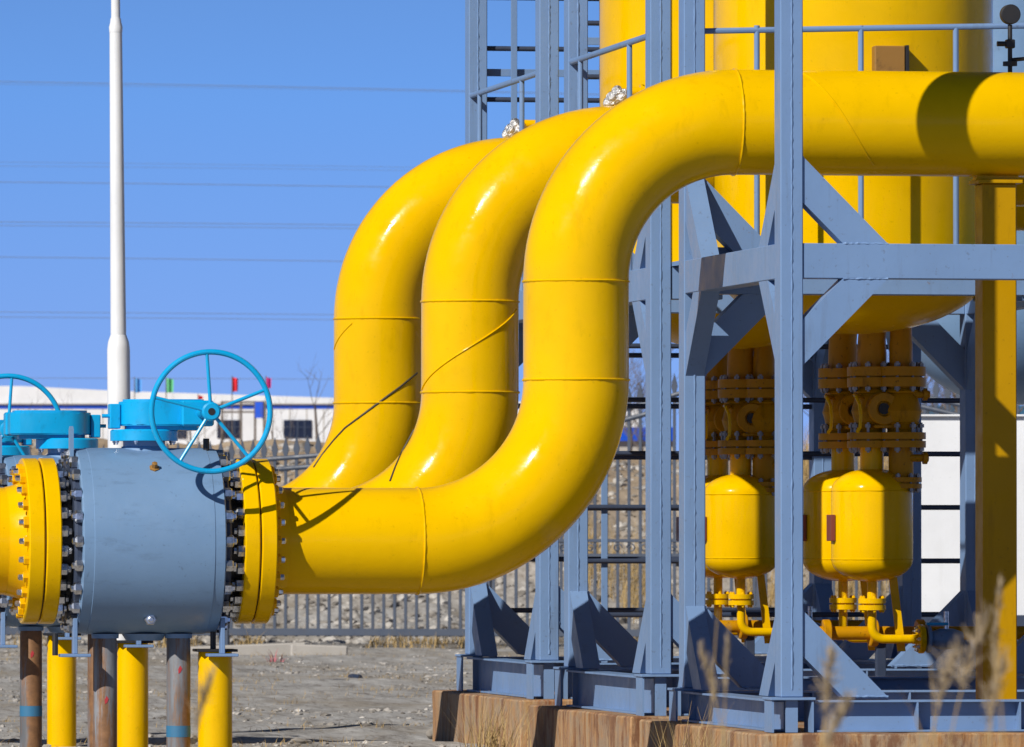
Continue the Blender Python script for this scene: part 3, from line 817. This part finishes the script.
# ------------------------------------------------------------------ ground
def zbank(p):
    d = (Vector((p.x, p.y, 0)) - Vector((CAM.x, CAM.y, 0))).dot(fh)
    s = (Vector((p.x, p.y, 0)) - Vector((CAM.x, CAM.y, 0))).dot(rt)
    z = noise.noise(Vector((p.x * .5, p.y * .35, 0))) * .05 + noise.noise(Vector((p.x * 1.7, p.y * 1.2, 3))) * .03
    u = min(1, max(0, (d - 126) / 26))
    crest = 3.42 + .12 * noise.noise(Vector((s * .25, 0, 5))) - (.30 if s > 1 else 0)
    z += crest * (u * u * (3 - 2 * u))
    if u > 0: z += (noise.noise(Vector((s * .6, d * .35, 9))) * .22 + noise.noise(Vector((s * 2, d * 1.2, 4))) * .12) * min(1, u * 4)
    if 60 < d < 124: z *= 1.0
    return z
def make_ground():
    bm = bmesh.new()
    ds = [-40, 0, 20, 35, 45]
    d = 50
    while d < 175: ds.append(d); d += .30
    ds += [180, 200, 260, 400, 700, 1200, 2500, 4000]
    ss = [-3000, -800, -200, -60, -30]
    s = -16
    while s <= 22: ss.append(s); s += .22
    ss += [35, 70, 200, 800, 3000]
    rows = []
    for d in ds:
        row = []
        for s in ss:
            p = Vector((CAM.x, CAM.y, 0)) + fh * d + rt * s
            p.z = zbank(p)
            row.append(bm.verts.new(p))
        rows.append(row)
    for a, b in zip(rows, rows[1:]):
        for i in range(len(ss) - 1):
            bm.faces.new((a[i], a[i + 1], b[i + 1], b[i]))
    me = bpy.data.meshes.new('ground'); bm.to_mesh(me); bm.free()
    me.materials.append(M['soil'])
    for q in me.polygons: q.use_smooth = True
    return tag(put('ground', me), None, None, None, 'structure')
make_ground()

def rocks():
    g = bmesh.new(); bmesh.ops.create_icosphere(g, subdivisions=1, radius=1)
    g.verts.ensure_lookup_table()
    V0 = [v.co.copy() for v in g.verts]; F0 = [[v.index for v in f.verts] for f in g.faces]; g.free()
    vs, fs = [], []
    for i in range(22000):
        d = random.uniform(56, 124) if i < 13000 else random.uniform(124.5, 151)
        hw = 512 / F * d + 1.5
        s = random.uniform(-hw, hw)
        p = Vector((CAM.x, CAM.y, 0)) + fh * d + rt * s
        if -.4 < p.x < 3.5 and -.5 < p.y < 13.5: continue
        p.z = zbank(p)
        r = .034 * random.random() ** 3 + .008 if i < 13000 else .13 * random.random() ** 3 + .022
        if i < 13000 and noise.noise(Vector((p.x * .3, p.y * .12, 1))) < -.05: continue
        sc = (random.uniform(.7, 1.5), random.uniform(.7, 1.5), random.uniform(.4, .85))
        n = len(vs)
        for v in V0:
            k = r * random.uniform(.72, 1.2)
            vs.append((p.x + v.x * k * sc[0], p.y + v.y * k * sc[1], p.z + v.z * k * sc[2]))
        fs += [[j + n for j in f] for f in F0]
    me = bpy.data.meshes.new('rubble'); me.from_pydata(vs, [], fs); me.materials.append(M['stone'])
    tag(put('rubble', me), 'loose pale stones scattered over the dry yard and bank', 'rubble', None, 'stuff')
rocks()

def blade(b, p, h, lean, w):
    a = random.uniform(0, 2 * PI); d = Vector((math.cos(a), math.sin(a), 0)); n = Vector((-d.y, d.x, 0))
    prev = None
    for i in range(4):
        t = i / 3
        c = p + Vector((0, 0, h * t)) + d * lean * t * t
        ww = w * (1 - t * .9)
        cur = (b.bm.verts.new(c - n * ww), b.bm.verts.new(c + n * ww))
        if prev: b.bm.faces.new((prev[0], prev[1], cur[1], cur[0]))
        prev = cur
def grass():
    b = MB()
    for i in range(1300):
        d = random.uniform(57, 123)
        hw = 512 / F * d + 1
        s = random.uniform(-hw, hw)
        p = Vector((CAM.x, CAM.y, 0)) + fh * d + rt * s
        if noise.noise(p * .35) < -.05: continue
        if -.4 < p.x < 3.5 and -.5 < p.y < 13.5: continue
        p.z = zbank(p) - .01
        for j in range(random.randint(5, 14)):
            q = p + Vector((random.gauss(0, .12), random.gauss(0, .12), 0))
            blade(b, q, random.uniform(.02, .085), random.uniform(.03, .14), .0035)
    # strip of taller straw at the foot of the fence and reeds on the bank
    for i in range(3600):
        d = random.uniform(119, 126); s = random.uniform(-9, 9)
        p = Vector((CAM.x, CAM.y, 0)) + fh * d + rt * s
        if noise.noise(Vector((s * .9, 2, 0))) < .08 - (.25 if -2.2 < s < -.4 else 0): continue
        p.z = zbank(p) - .02
        blade(b, p, random.uniform(.08, .30), random.uniform(.05, .25), .010)
    for i in range(15000):
        d = random.uniform(130, 150); s = random.uniform(1.0, 9)
        p = Vector((CAM.x, CAM.y, 0)) + fh * d + rt * s
        if noise.noise(Vector((s * .8, d * .12, 7))) < .02: continue
        p.z = zbank(p) - .02
        blade(b, p, random.uniform(.3, .95), random.uniform(.1, .5), .007)
    o = b.build('dry_grass', M['straw'], None, False)
    tag(o, 'dry straw coloured grass in tufts on the yard and bank', 'grass', None, 'stuff')
grass()

# tufts at the foot of the plinths
def tuft(px, D, n, h, lab):
    b = MB(); c = gp(px, D)
    for j in range(n):
        q = Vector((random.gauss(0, .10), random.gauss(0, .10), -.02))
        blade(b, q, h * random.uniform(.4, 1), random.uniform(.05, .3) * h * 1.6, .0045)
    o = b.build('grass_tuft', M['straw'], None, False); o.location = c
    tag(o, lab, 'grass tuft', 'dry tufts at the plinths')
tuft(492, 58, 120, .55, 'spiky dry grass tuft in front of the middle plinth')
tuft(690, 50.5, 110, .62, 'dry grass tuft at the left end of the front plinth')
tuft(720, 50.0, 60, .45, 'small dry tuft just right of the plinth corner tuft')

# kerb slab, scraps
b = MB(); b.box(-1.05, .62, -.12, .12, -.1, .14, .02); o = b.build('kerb_stone', M['kerb']); o.location = gp(262, 113.5); o.rotation_euler = (0, R(-2), -TH + R(8))
tag(o, 'long pale concrete kerb piece lying on the ground below the fence', 'kerb')
b = MB(); b.box(-.35, .45, -.12, .12, -.1, .14, .02); o = b.build('kerb_stone', M['kerb']); o.location = gp(315, 112.5); o.rotation_euler = (0, R(2), -TH + R(6))
tag(o, 'shorter concrete kerb piece right of the long one', 'kerb')
b = MB()
for i in range(10):
    q = Vector((random.uniform(-.12, .12), random.uniform(-.1, .1), 0))
    blade(b, q, random.uniform(.05, .2), random.uniform(.1, .25), .012)
o = b.build('plastic_scrap', M['scrap'], None, False); o.location = gp(276, 106); tag(o, 'torn pinkish plastic scrap on the ground by the kerb', 'litter')
def clod(px, D, sx, sy, sz, m, nm, lab, cat):
    b = MB(); g = bmesh.ops.create_icosphere(b.bm, subdivisions=3, radius=1)
    for v in g['verts']:
        v.co *= 1 + .4 * noise.noise(v.co * 1.6 + Vector((px, 0, 0)))
        v.co = Vector((v.co.x * sx, v.co.y * sy, v.co.z * sz))
    o = b.build(nm, m); o.location = gp(px, D, sz * .4); tag(o, lab, cat)
clod(355, 92, .10, .12, .05, M['steel_dk'], 'dark_rag', 'dark blue rag lying on the bare yard', 'litter')
clod(330, 91, .22, .08, .02, M['steel_dk'], 'flat_rag', 'flat dark strip lying left of the dark blue rag', 'litter')
clod(434, 65.5, .07, .07, .05, M['stone'], 'stone', 'pale stone left of the rear plinth', 'stone')
clod(452, 65.2, .09, .07, .045, M['stone'], 'stone', 'flatter pale stone at the rear plinth foot', 'stone')
clod(300, 63.2, .09, .07, .03, M['stone'], 'stone', 'low stone near the bottom edge of the yard', 'stone')

# ------------------------------------------------------------------ iron fence at the back
def scroll(b, c, r, s):
    pts = []
    for i in range(22):
        a = i / 21 * 2.6 * PI; q = r * (1 - i / 26)
        pts.append(Vector((c[0] + s * q * math.cos(a), c[1], c[2] + q * math.sin(a))))
    b.sweep(pts, .011, 4)
def fence_panel(px0, px1, ytops, lab):
    Da = 122.0
    P0 = gp(px0, Da - px0 * .004); P1 = gp(px1, Da - px1 * .004)
    L = (P1 - P0).length; ang = math.atan2(P1.y - P0.y, P1.x - P0.x)
    t = thing('iron_fence', P0, lab, 'fence', 'slate iron fence panels', ang)
    f = lambda u: 1.6 + (541 - (ytops[0] + (ytops[1] - ytops[0]) * u ** 1.3)) * Da / F
    n = int(L / .168)
    pk = MB()
    for i in range(n):
        x = L * (i + .5) / n; zt = f(x / L)
        pk.box(x - .022, x + .022, -.012, .012, .16, zt + .04)
        pk.prism([(x - .026, zt + .04), (x + .026, zt + .04), (x + .05, zt + .13), (x, zt + .32), (x - .05, zt + .13)], 'y', -.012, .012)
    pk.build('pickets', M['fence'], t, False)
    rl = [Vector((L * i / 16, 0, f(i / 16))) for i in range(17)]
    for dz in (0, -.16):
        MB().sweep([p + Vector((0, 0, dz)) for p in rl], .036, 8).build('top_rail', M['fence'], t)
    for nm, z0, z1 in (('bottom_rail', .17, .28), ('lower_band_rail', 1.36, 1.41), ('upper_band_rail', 1.58, 1.63)):
        MB().box(0, L, -.03, .03, z0, z1, .006).build(nm, M['fence'], t)
    sb = MB()
    for i in range(int(L / .21)):
        x = .12 + .21 * i
        scroll(sb, (x, -.02, 1.495), .075, 1 if i % 2 else -1)
    sb.build('scroll_band', M['fence'], t, False)
    MB().box(-.05, .05, -.05, .05, 0, f(0) + .15, .01).build('post', M['fence'], t)
fence_panel(-60, 226, (470, 462), 'left iron fence panel behind the grey valve')
fence_panel(226, 488, (462, 440), 'iron fence panel with spear tips below the yellow bends')
fence_panel(488, 760, (440, 372), 'taller iron fence panel behind the middle columns')
fence_panel(760, 1080, (372, 440), 'iron fence panel behind the yellow condensate pots at right')

# ------------------------------------------------------------------ white mast
mp = gp(122, 66)
t = thing('lamp_mast', mp, 'tall white stepped mast rising behind the front valve', 'mast')
s = 66 / F
zt = lambda y: 1.6 + (541 - y) * s
MB().lathe([(0, 11.8 * s), (zt(350), 11.5 * s), (zt(342), 10.5 * s), (zt(335), 8 * s)], seg=40).build('lower_tube', M['white'], t)
MB().lathe([(zt(336), 7.9 * s), (zt(30), 6.3 * s)], seg=36).build('upper_tube', M['white'], t)
MB().lathe([(zt(32), 6.5 * s), (zt(27), 6.9 * s), (zt(22), 5.6 * s), (zt(18), 5.2 * s)], seg=36).build('collar', M['white'], t)
MB().lathe([(zt(19), 4.6 * s), (zt(-300), 3.6 * s)], seg=32).build('top_tube', M['white'], t)
t.rotation_euler = (0, R(-.55), 0)

# ------------------------------------------------------------------ things beyond the bank
DB = 300.0
def bp(px, py): return atD(px, py, DB)
k = DB / F
def Z(y, D): return 1.6 + (541 - y) * D / F
t = thing('warehouse', gp(-120, DB, 3.4), 'long white low building with a blue stripe on the skyline', 'building')
t.rotation_euler = (0, 0, -TH)
X = lambda px: (px + 120) * k
zb = 3.4
b = MB()
b.prism([(0, -2), (X(640), -2), (X(640), Z(404, DB) - zb), (X(340), Z(398, DB) - zb), (X(120), Z(391, DB) - zb), (X(20), Z(386, DB) - zb), (0, Z(386, DB) - zb)], 'y', 0, 20)
b.build('wall', M['whitewall'], t, False)
MB().box(-.02, X(640) + .02, -.03, .03, Z(408.5, DB) - zb, Z(405, DB) - zb).build('blue_stripe', M['blue'], t, False)
pj = MB()
for q in range(1, 38): pj.box(X(q * 17), X(q * 17) + .035, -.012, 0.005, -1, Z(409, DB) - zb)
pj.build('panel_joint', M['kerb'], t, False)
gt = MB(); gt.box(-.05, X(640) + .05, -.14, -.032, Z(404.6, DB) - zb, Z(403.4, DB) - zb); gt.build('gutter', M['kerb'], t, False)
for (x0, x1) in ((176, 186), (217, 240), (283.5, 311.5), (-30, -5), (40, 60)):
    w = MB().box(X(x0), X(x1), -.05, .1, Z(438, DB) - zb, Z(420, DB) - zb).build('window', M['glass'], t, False)
    fr = MB()
    for q in range(1, 4):
        xx = X(x0) + (X(x1) - X(x0)) * q / 4
        fr.box(xx - .025, xx + .025, -.08, -.03, Z(438, DB) - zb, Z(420, DB) - zb)
    fr.box(X(x0), X(x1), -.085, -.04, Z(427.5, DB) - zb, Z(426.7, DB) - zb)
    fr.build('mullion', M['steel_dk'], w, False)

def flag(px, ytop, w, h, m, lab):
    D = 280; p = gp(px, D, 3.4); kk = D / F
    t = thing('flag', p, lab, 'flag', 'small flags on poles before the white building', -TH)
    MB().tube((0, 0, -1), (0, 0, Z(ytop - 1, D) - 3.4), .018, 6).build('pole', M['bark'], t)
    b = MB(); n = 8; rows = []
    for i in range(n + 1):
        u = i / n
        y = .06 * math.sin(u * 7 + px)
        a = b.bm.verts.new((u * w * kk, y, Z(ytop + u * 1.5, D) - 3.4)); c = b.bm.verts.new((u * w * kk * .95, y + .05, Z(ytop + h - u * 1, D) - 3.4))
        rows.append((a, c))
    for r0, r1 in zip(rows, rows[1:]): b.bm.faces.new((r0[0], r1[0], r1[1], r0[1]))
    b.build('cloth', m, t)
flag(134.5, 378, 7, 15, M['bluecloth'], 'blue flag, leftmost, just right of the white mast')
flag(166, 378, 7.5, 15, M['green'], 'green flag right of the white mast')
flag(232, 377, 6, 15, M['red'], 'red flag seen through the upper handwheel')
flag(266, 377, 5, 12, M['pink'], 'magenta flag at the right rim of the handwheel')
flag(198, 395, 5, 5, M['red'], 'tiny low red flag behind the handwheel spokes')
# sign frame
D = 270
t = thing('notice_frame', gp(222, D, 3.4), 'open post frame with a bright blue panel, seen through the handwheel', 'sign', None, -TH)
kk = D / F
fr = MB()
for px in (222, 241, 255, 264):
    x = (px - 222) * kk; fr.box(x - .04, x + .04, -.04, .04, -1, Z(401, D) - 3.4)
for y in (402, 412): fr.box(0, 42 * kk, -.03, .03, Z(y, D) - 3.43, Z(y, D) - 3.37)
fr.build('post_frame', M['bark'], t, False)
MB().box(33 * kk, 41 * kk, -.08, -.05, Z(418, D) - 3.4, Z(402, D) - 3.4).build('panel', M['blue'], t, False)

def bare_tree(px, D, h, lab, seed, dens=1.0):
    rnd = random.Random(seed)
    p = gp(px, D, 3.3)
    t = thing('bare_tree', p, lab, 'tree', 'leafless trees on the skyline')
    tr, cr = MB(), MB()
    tr.sweep([(0, 0, -.6), (.02 * h, 0, h * .25), (0, 0, h * .55)], [h * .018, h * .014, h * .009], 6)
    def branch(o, d, L, r, lv):
        pts = [o]; q = o
        for i in range(3):
            d = (d + Vector([rnd.uniform(-.25, .25) for _ in range(3)]) + Vector((0, 0, .08))).normalized()
            q = q + d * L / 3; pts.append(q)
        cr.sweep(pts, [r, r * .8, r * .6, r * .35], 4, False)
        if lv > 0:
            for j in range(int(4 * dens) + rnd.randint(0, 1)):
                o2 = pts[rnd.randint(1, 3)]
                branch(o2, (d + Vector([rnd.uniform(-.9, .9), rnd.uniform(-.9, .9), rnd.uniform(-.2, .7)])).normalized(), L * rnd.uniform(.45, .7), r * .5, lv - 1)
    for j in range(int(7 * dens)):
        z = h * rnd.uniform(.22, .55); a = rnd.uniform(0, 2 * PI)
        branch(Vector((0, 0, z)), Vector((math.cos(a) * .7, math.sin(a) * .7, .8)).normalized(), h * rnd.uniform(.25, .42), h * .0045, 2)
    tr.build('trunk', M['bark'], t); cr.build('crown', M['bark'], t)
treelist = [(315, 200, 3.0, 'slim leafless tree right of the handwheel, before the white building'),
            (20, 210, 2.6, 'leafless tree behind the left handwheel'), (60, 230, 2.6, 'low leafless tree right of the left handwheel'),
            (148, 240, 2.6, 'leafless tree between mast and handwheel'), (190, 230, 2.7, 'leafless tree behind the left part of the handwheel'),
            (222, 250, 3.0, 'leafless tree behind the handwheel hub'), (287, 240, 2.6, 'leafless tree at the right rim of the handwheel'),
            (272, 215, 2.3, 'small leafless tree above the window right of the handwheel')]
for i, (px, D, h, lab) in enumerate(treelist): bare_tree(px, D, h, lab, i, .7)
for i, px in enumerate((596, 612, 628, 640, 815, 910, 925, 940, 955, 970, 1018)):
    place = ['left of', 'just left of', 'left behind', 'behind'][i] + ' the columns right of the front bend' if i < 4 else 'number'
    lab = {0: 'bushy leafless tree touching the right side of the front bend', 1: 'bushy leafless tree between front bend and columns, left one of a close pair',
           2: 'bushy leafless tree between front bend and columns, right one of a close pair', 3: 'bushy leafless tree just behind the column right of the front bend',
           4: 'bushy leafless tree right of the tallest column', 5: 'bushy leafless tree above the white cabin roof, leftmost one',
           6: 'bushy leafless tree above the cabin, second from its left end', 7: 'bushy leafless tree above the middle of the white cabin roof',
           8: 'bushy leafless tree above the cabin roof, second from its right end', 9: 'bushy leafless tree beside the square yellow post, on its left',
           10: 'bushy leafless tree at the right edge behind the square yellow post'}[i]
    bare_tree(px, 190 + 7 * (i % 4), 2.9 + .35 * (i % 3), lab, 40 + i, 1.5)
D = 230
t = thing('roofed_shed', gp(585, D, 3.2), 'low shed with a blue roof seen right of the front bend', 'shed', None, -TH)
kk = D / F
MB().box(0, 90 * kk, 0, 5, -1, Z(440, D) - 3.2).build('wall', M['kerb'], t, False)
MB().prism([(-.2, Z(441, D) - 3.2), (5.2, Z(441, D) - 3.2), (2.5, Z(426, D) - 3.2)], 'x', -.2, 91 * kk).build('roof', M['blue'], t, False)
t = thing('roofed_shed', gp(890, D, 3.2), 'low shed with a blue roof seen above the white cabin at right', 'shed', None, -TH)
MB().box(0, 150 * kk, 0, 5, -1, Z(415, D) - 3.2).build('wall', M['kerb'], t, False)
MB().prism([(-.2, Z(416, D) - 3.2), (5.2, Z(416, D) - 3.2), (2.5, Z(404, D) - 3.2)], 'x', -.2, 151 * kk).build('roof', M['tape'], t, False)

# white cabin behind the pots
D = 78; kk = D / F
t = thing('white_cabin', gp(918, D), 'plain white steel cabin wall behind the frames at right', 'cabin', None, -TH)
cab = MB(); cab.box(0, 190 * kk, 0, 2.4, 0, Z(417, D), .02); cab.build('wall', M['whitewall'], t)
b = MB()
for i in range(1, 4): b.box(i * 48 * kk - .01, i * 48 * kk + .01, -.006, .0, .1, Z(420, D))
b.build('panel_joint', M['kerb'], t, False)
MB().box(-.05, 190 * kk + .05, -.06, 2.46, -.1, Z(615, D), .01).build('base', M['steel_dk'], t)
MB().box(-.04, 190 * kk + .04, -.05, 2.45, Z(417, D), Z(414.5, D), .01).build('roof', M['whitewall'], t)
# grey vessel far right
D = 72; kk = D / F
t = thing('grey_vessel', gp(1010, D), 'pale grey vessel with dished bottom behind the yellow vessel at right', 'vessel')
prof = []
for i in range(15):
    a = PI / 2 * i / 14; prof.append((Z(300, D) - .95 * math.cos(a), 1.05 * math.sin(a)))
prof += [(Z(-60, D), 1.05), (Z(-60, D) + .4, .7), (Z(-60, D) + .55, .0)]
MB().lathe(prof, seg=64).build('shell', M['valve'], t)
MB().torus((0, 0, Z(302, D)), 1.05, .02, 'z', 64, 6).build('weld_seam', M['valve'], t)
for q in range(3):
    a = R(35 + 120 * q)
    MB().box(math.cos(a) * .95 - .06, math.cos(a) * .95 + .06, math.sin(a) * .95 - .06, math.sin(a) * .95 + .06, 0, Z(280, D)).build('leg', M['steel_dk'], t)

# ------------------------------------------------------------------ overhead lines
wl = [(81.5, 90.5, .016), (84, 92, .008), (162, 168, .008), (166, 171, .008), (182, 188, .016), (222, 226, .015), (225.5, 229.5, .013), (257, 263, .016), (312, 316, .014), (317, 321, .014), (378, 380, .013)]
wlab = ['top overhead wire across the blue sky', 'thin wire just under the top overhead wire', 'faint wire above the third pair, upper of two', 'faint wire, lower of the upper faint two',
        'single overhead wire about a quarter down the sky', 'upper wire of the close pair at mid sky', 'lower wire of the close pair at mid sky', 'single overhead wire below the mid sky pair',
        'upper wire of the lowest close pair', 'lower wire of the lowest close pair', 'lowest wire, just above the white building roof']
for (ya, yb, r), lab in zip(wl, wlab):
    pts = []
    for i in range(25):
        px = -260 + 1000 * i / 24; u = px / 450
        pts.append(atD(px, ya + (yb - ya) * u + 1.5 * (u - .5) ** 2 - .4, 360))
    o = MB().sweep(pts, r, 5).build('overhead_wire', M['wire'])
    tag(o, lab, 'wire', 'overhead wires')

# ------------------------------------------------------------------ reeds close to the camera
def reed(px, ybase, pxt, ytop, D, plume, lab, seed):
    rnd = random.Random(seed)
    p0 = gp(px + (px - pxt) * .6, D, 0); p1 = atD(px, ybase, D); p2 = atD(pxt, ytop, D)
    t = thing('reed_stalk', p0, lab, 'reed', 'dry reeds close to the viewer')
    pts = []
    for i in range(13):
        u = i / 12
        q = (p0 * (1 - u) * (1 - u) + p1 * 2 * u * (1 - u) + p2 * u * u) - p0
        pts.append(q)
    MB().sweep(pts, [.0035 * (1 - .7 * i / 12) for i in range(13)], 6).build('stem', M['straw'], t)
    if plume:
        b = MB()
        for j in range(150):
            u = rnd.uniform(.80, 1.0)
            i = min(11, int(u * 12)); f = u * 12 - i
            c = pts[i].lerp(pts[i + 1], f)
            w = plume * (1 - abs(u - .88) / .13 * .6)
            tip = c + Vector((rnd.gauss(0, w), rnd.gauss(0, w), rnd.uniform(-.01, .05)))
            n = Vector((rnd.uniform(-1, 1), rnd.uniform(-1, 1), .3)).normalized() * .0022
            b.bm.faces.new([b.bm.verts.new(v) for v in (c - n, c + n, tip + n * .4, tip - n * .4)])
        b.build('plume', M['reed'], t, False)
    for j in range(2):
        b = MB()
        blade(b, pts[rnd.randint(4, 8)], rnd.uniform(.08, .2), rnd.uniform(.05, .16), .004)
        b.build('leaf', M['straw'], t, False)
rl = [(925, 745, 985, 622, 17, .022, 'tall dry reed with a brown plume left of the square yellow post'),
      (905, 748, 960, 650, 17.5, .016, 'dry reed leaning right, just left of the tall plumed reed'),
      (815, 750, 832, 655, 18, .018, 'dry reed in front of the diagonal base brace right of the tallest column'),
      (790, 752, 850, 708, 16, .014, 'low dry reed leaning right under the tallest column'),
      (705, 750, 718, 610, 20, 0, 'bare thin stalk at the foot of the column pair'),
      (745, 752, 700, 655, 19, .008, 'thin stalk leaning left beside the column pair'),
      (1012, 752, 993, 630, 15, 0, 'pale broad stalk crossing the square yellow post'),
      (985, 750, 1000, 590, 18, .010, 'thin upright stalk before the square yellow post'),
      (940, 752, 930, 660, 19, 0, 'short bare stalk below the blue hand valve'),
(720, 752, 728, 640, 18.5, .006, 'thin upright stalk just right of the column pair'),
      (965, 752, 1004, 668, 16, .016, 'dark plumed reed low in front of the square yellow post'),
(172, 752, 212, 680, 17, .014, 'dry reed tip in front of the rusty post under the front valve')]
for i, a in enumerate(rl): reed(*a, 100 + i)

# ------------------------------------------------------------------ light, sky, camera
SA, SBz = 1.07, 1.0                      # sun travels (SA, 1, -SBz)
sd = Vector((SA, 1, -SBz)).normalized()
L = bpy.data.lights.new('sun', 'SUN'); L.energy = 4.9; L.angle = R(.53); L.color = (1, .955, .88)
so = bpy.data.objects.new('sun', L); COL.objects.link(so)
so.rotation_euler = sd.to_track_quat('-Z', 'Y').to_euler(); so.location = (-20, -30, 40)
elev = math.asin(-sd.z); az = math.atan2(-sd.x, -sd.y)      # compass bearing from +y, clockwise
w = bpy.data.worlds.new('World'); scn.world = w; w.use_nodes = True
nt = w.node_tree; bg = nt.nodes['Background']
sky = N(nt, 'ShaderNodeTexSky', sky_type='NISHITA'); sky.sun_disc = False
sky.sun_elevation = elev; sky.sun_rotation = az
sky.air_density = 1.0; sky.dust_density = 0.0; sky.ozone_density = 3.0; sky.altitude = 200
tc = N(nt, 'ShaderNodeTexCoord'); ad = N(nt, 'ShaderNodeVectorMath', operation='ADD'); ad.inputs[1].default_value = (0, 0, .22)
nm = N(nt, 'ShaderNodeVectorMath', operation='NORMALIZE')
nt.links.new(tc.outputs['Generated'], ad.inputs[0]); nt.links.new(ad.outputs[0], nm.inputs[0]); nt.links.new(nm.outputs[0], sky.inputs['Vector'])
sp = N(nt, 'ShaderNodeSeparateXYZ'); nt.links.new(tc.outputs['Generated'], sp.inputs[0])
tint = ramp(nt, sp.outputs['Z'], [(0.0, (1.06, 1.02, 1.34)), (0.055, (0.72, 1.0, 1.42)), (0.14, (0.42, 0.52, 0.68)), (0.35, (0.24, 0.28, 0.33)), (1.0, (0.20, 0.22, 0.25))])
mu = N(nt, 'ShaderNodeMix', data_type='RGBA', blend_type='MULTIPLY'); mu.inputs[0].default_value = 1
nt.links.new(sky.outputs['Color'], mu.inputs[6]); nt.links.new(tint, mu.inputs[7])
nt.links.new(mu.outputs[2], bg.inputs['Color']); bg.inputs['Strength'].default_value = .11

cam = bpy.data.cameras.new('camera'); co = bpy.data.objects.new('camera', cam); COL.objects.link(co)
cam.sensor_width = 36; cam.lens = F / 1024 * 36
cam.clip_start = .5; cam.clip_end = 9000
co.location = CAM; co.rotation_euler = (PI / 2 + TL, 0, -TH)
cam.dof.use_dof = True; cam.dof.focus_distance = F / 149; cam.dof.aperture_fstop = 12
scn.camera = co
scn.view_settings.view_transform = 'Standard'; scn.view_settings.look = 'None'
scn.view_settings.gamma = 1; scn.view_settings.exposure = 0
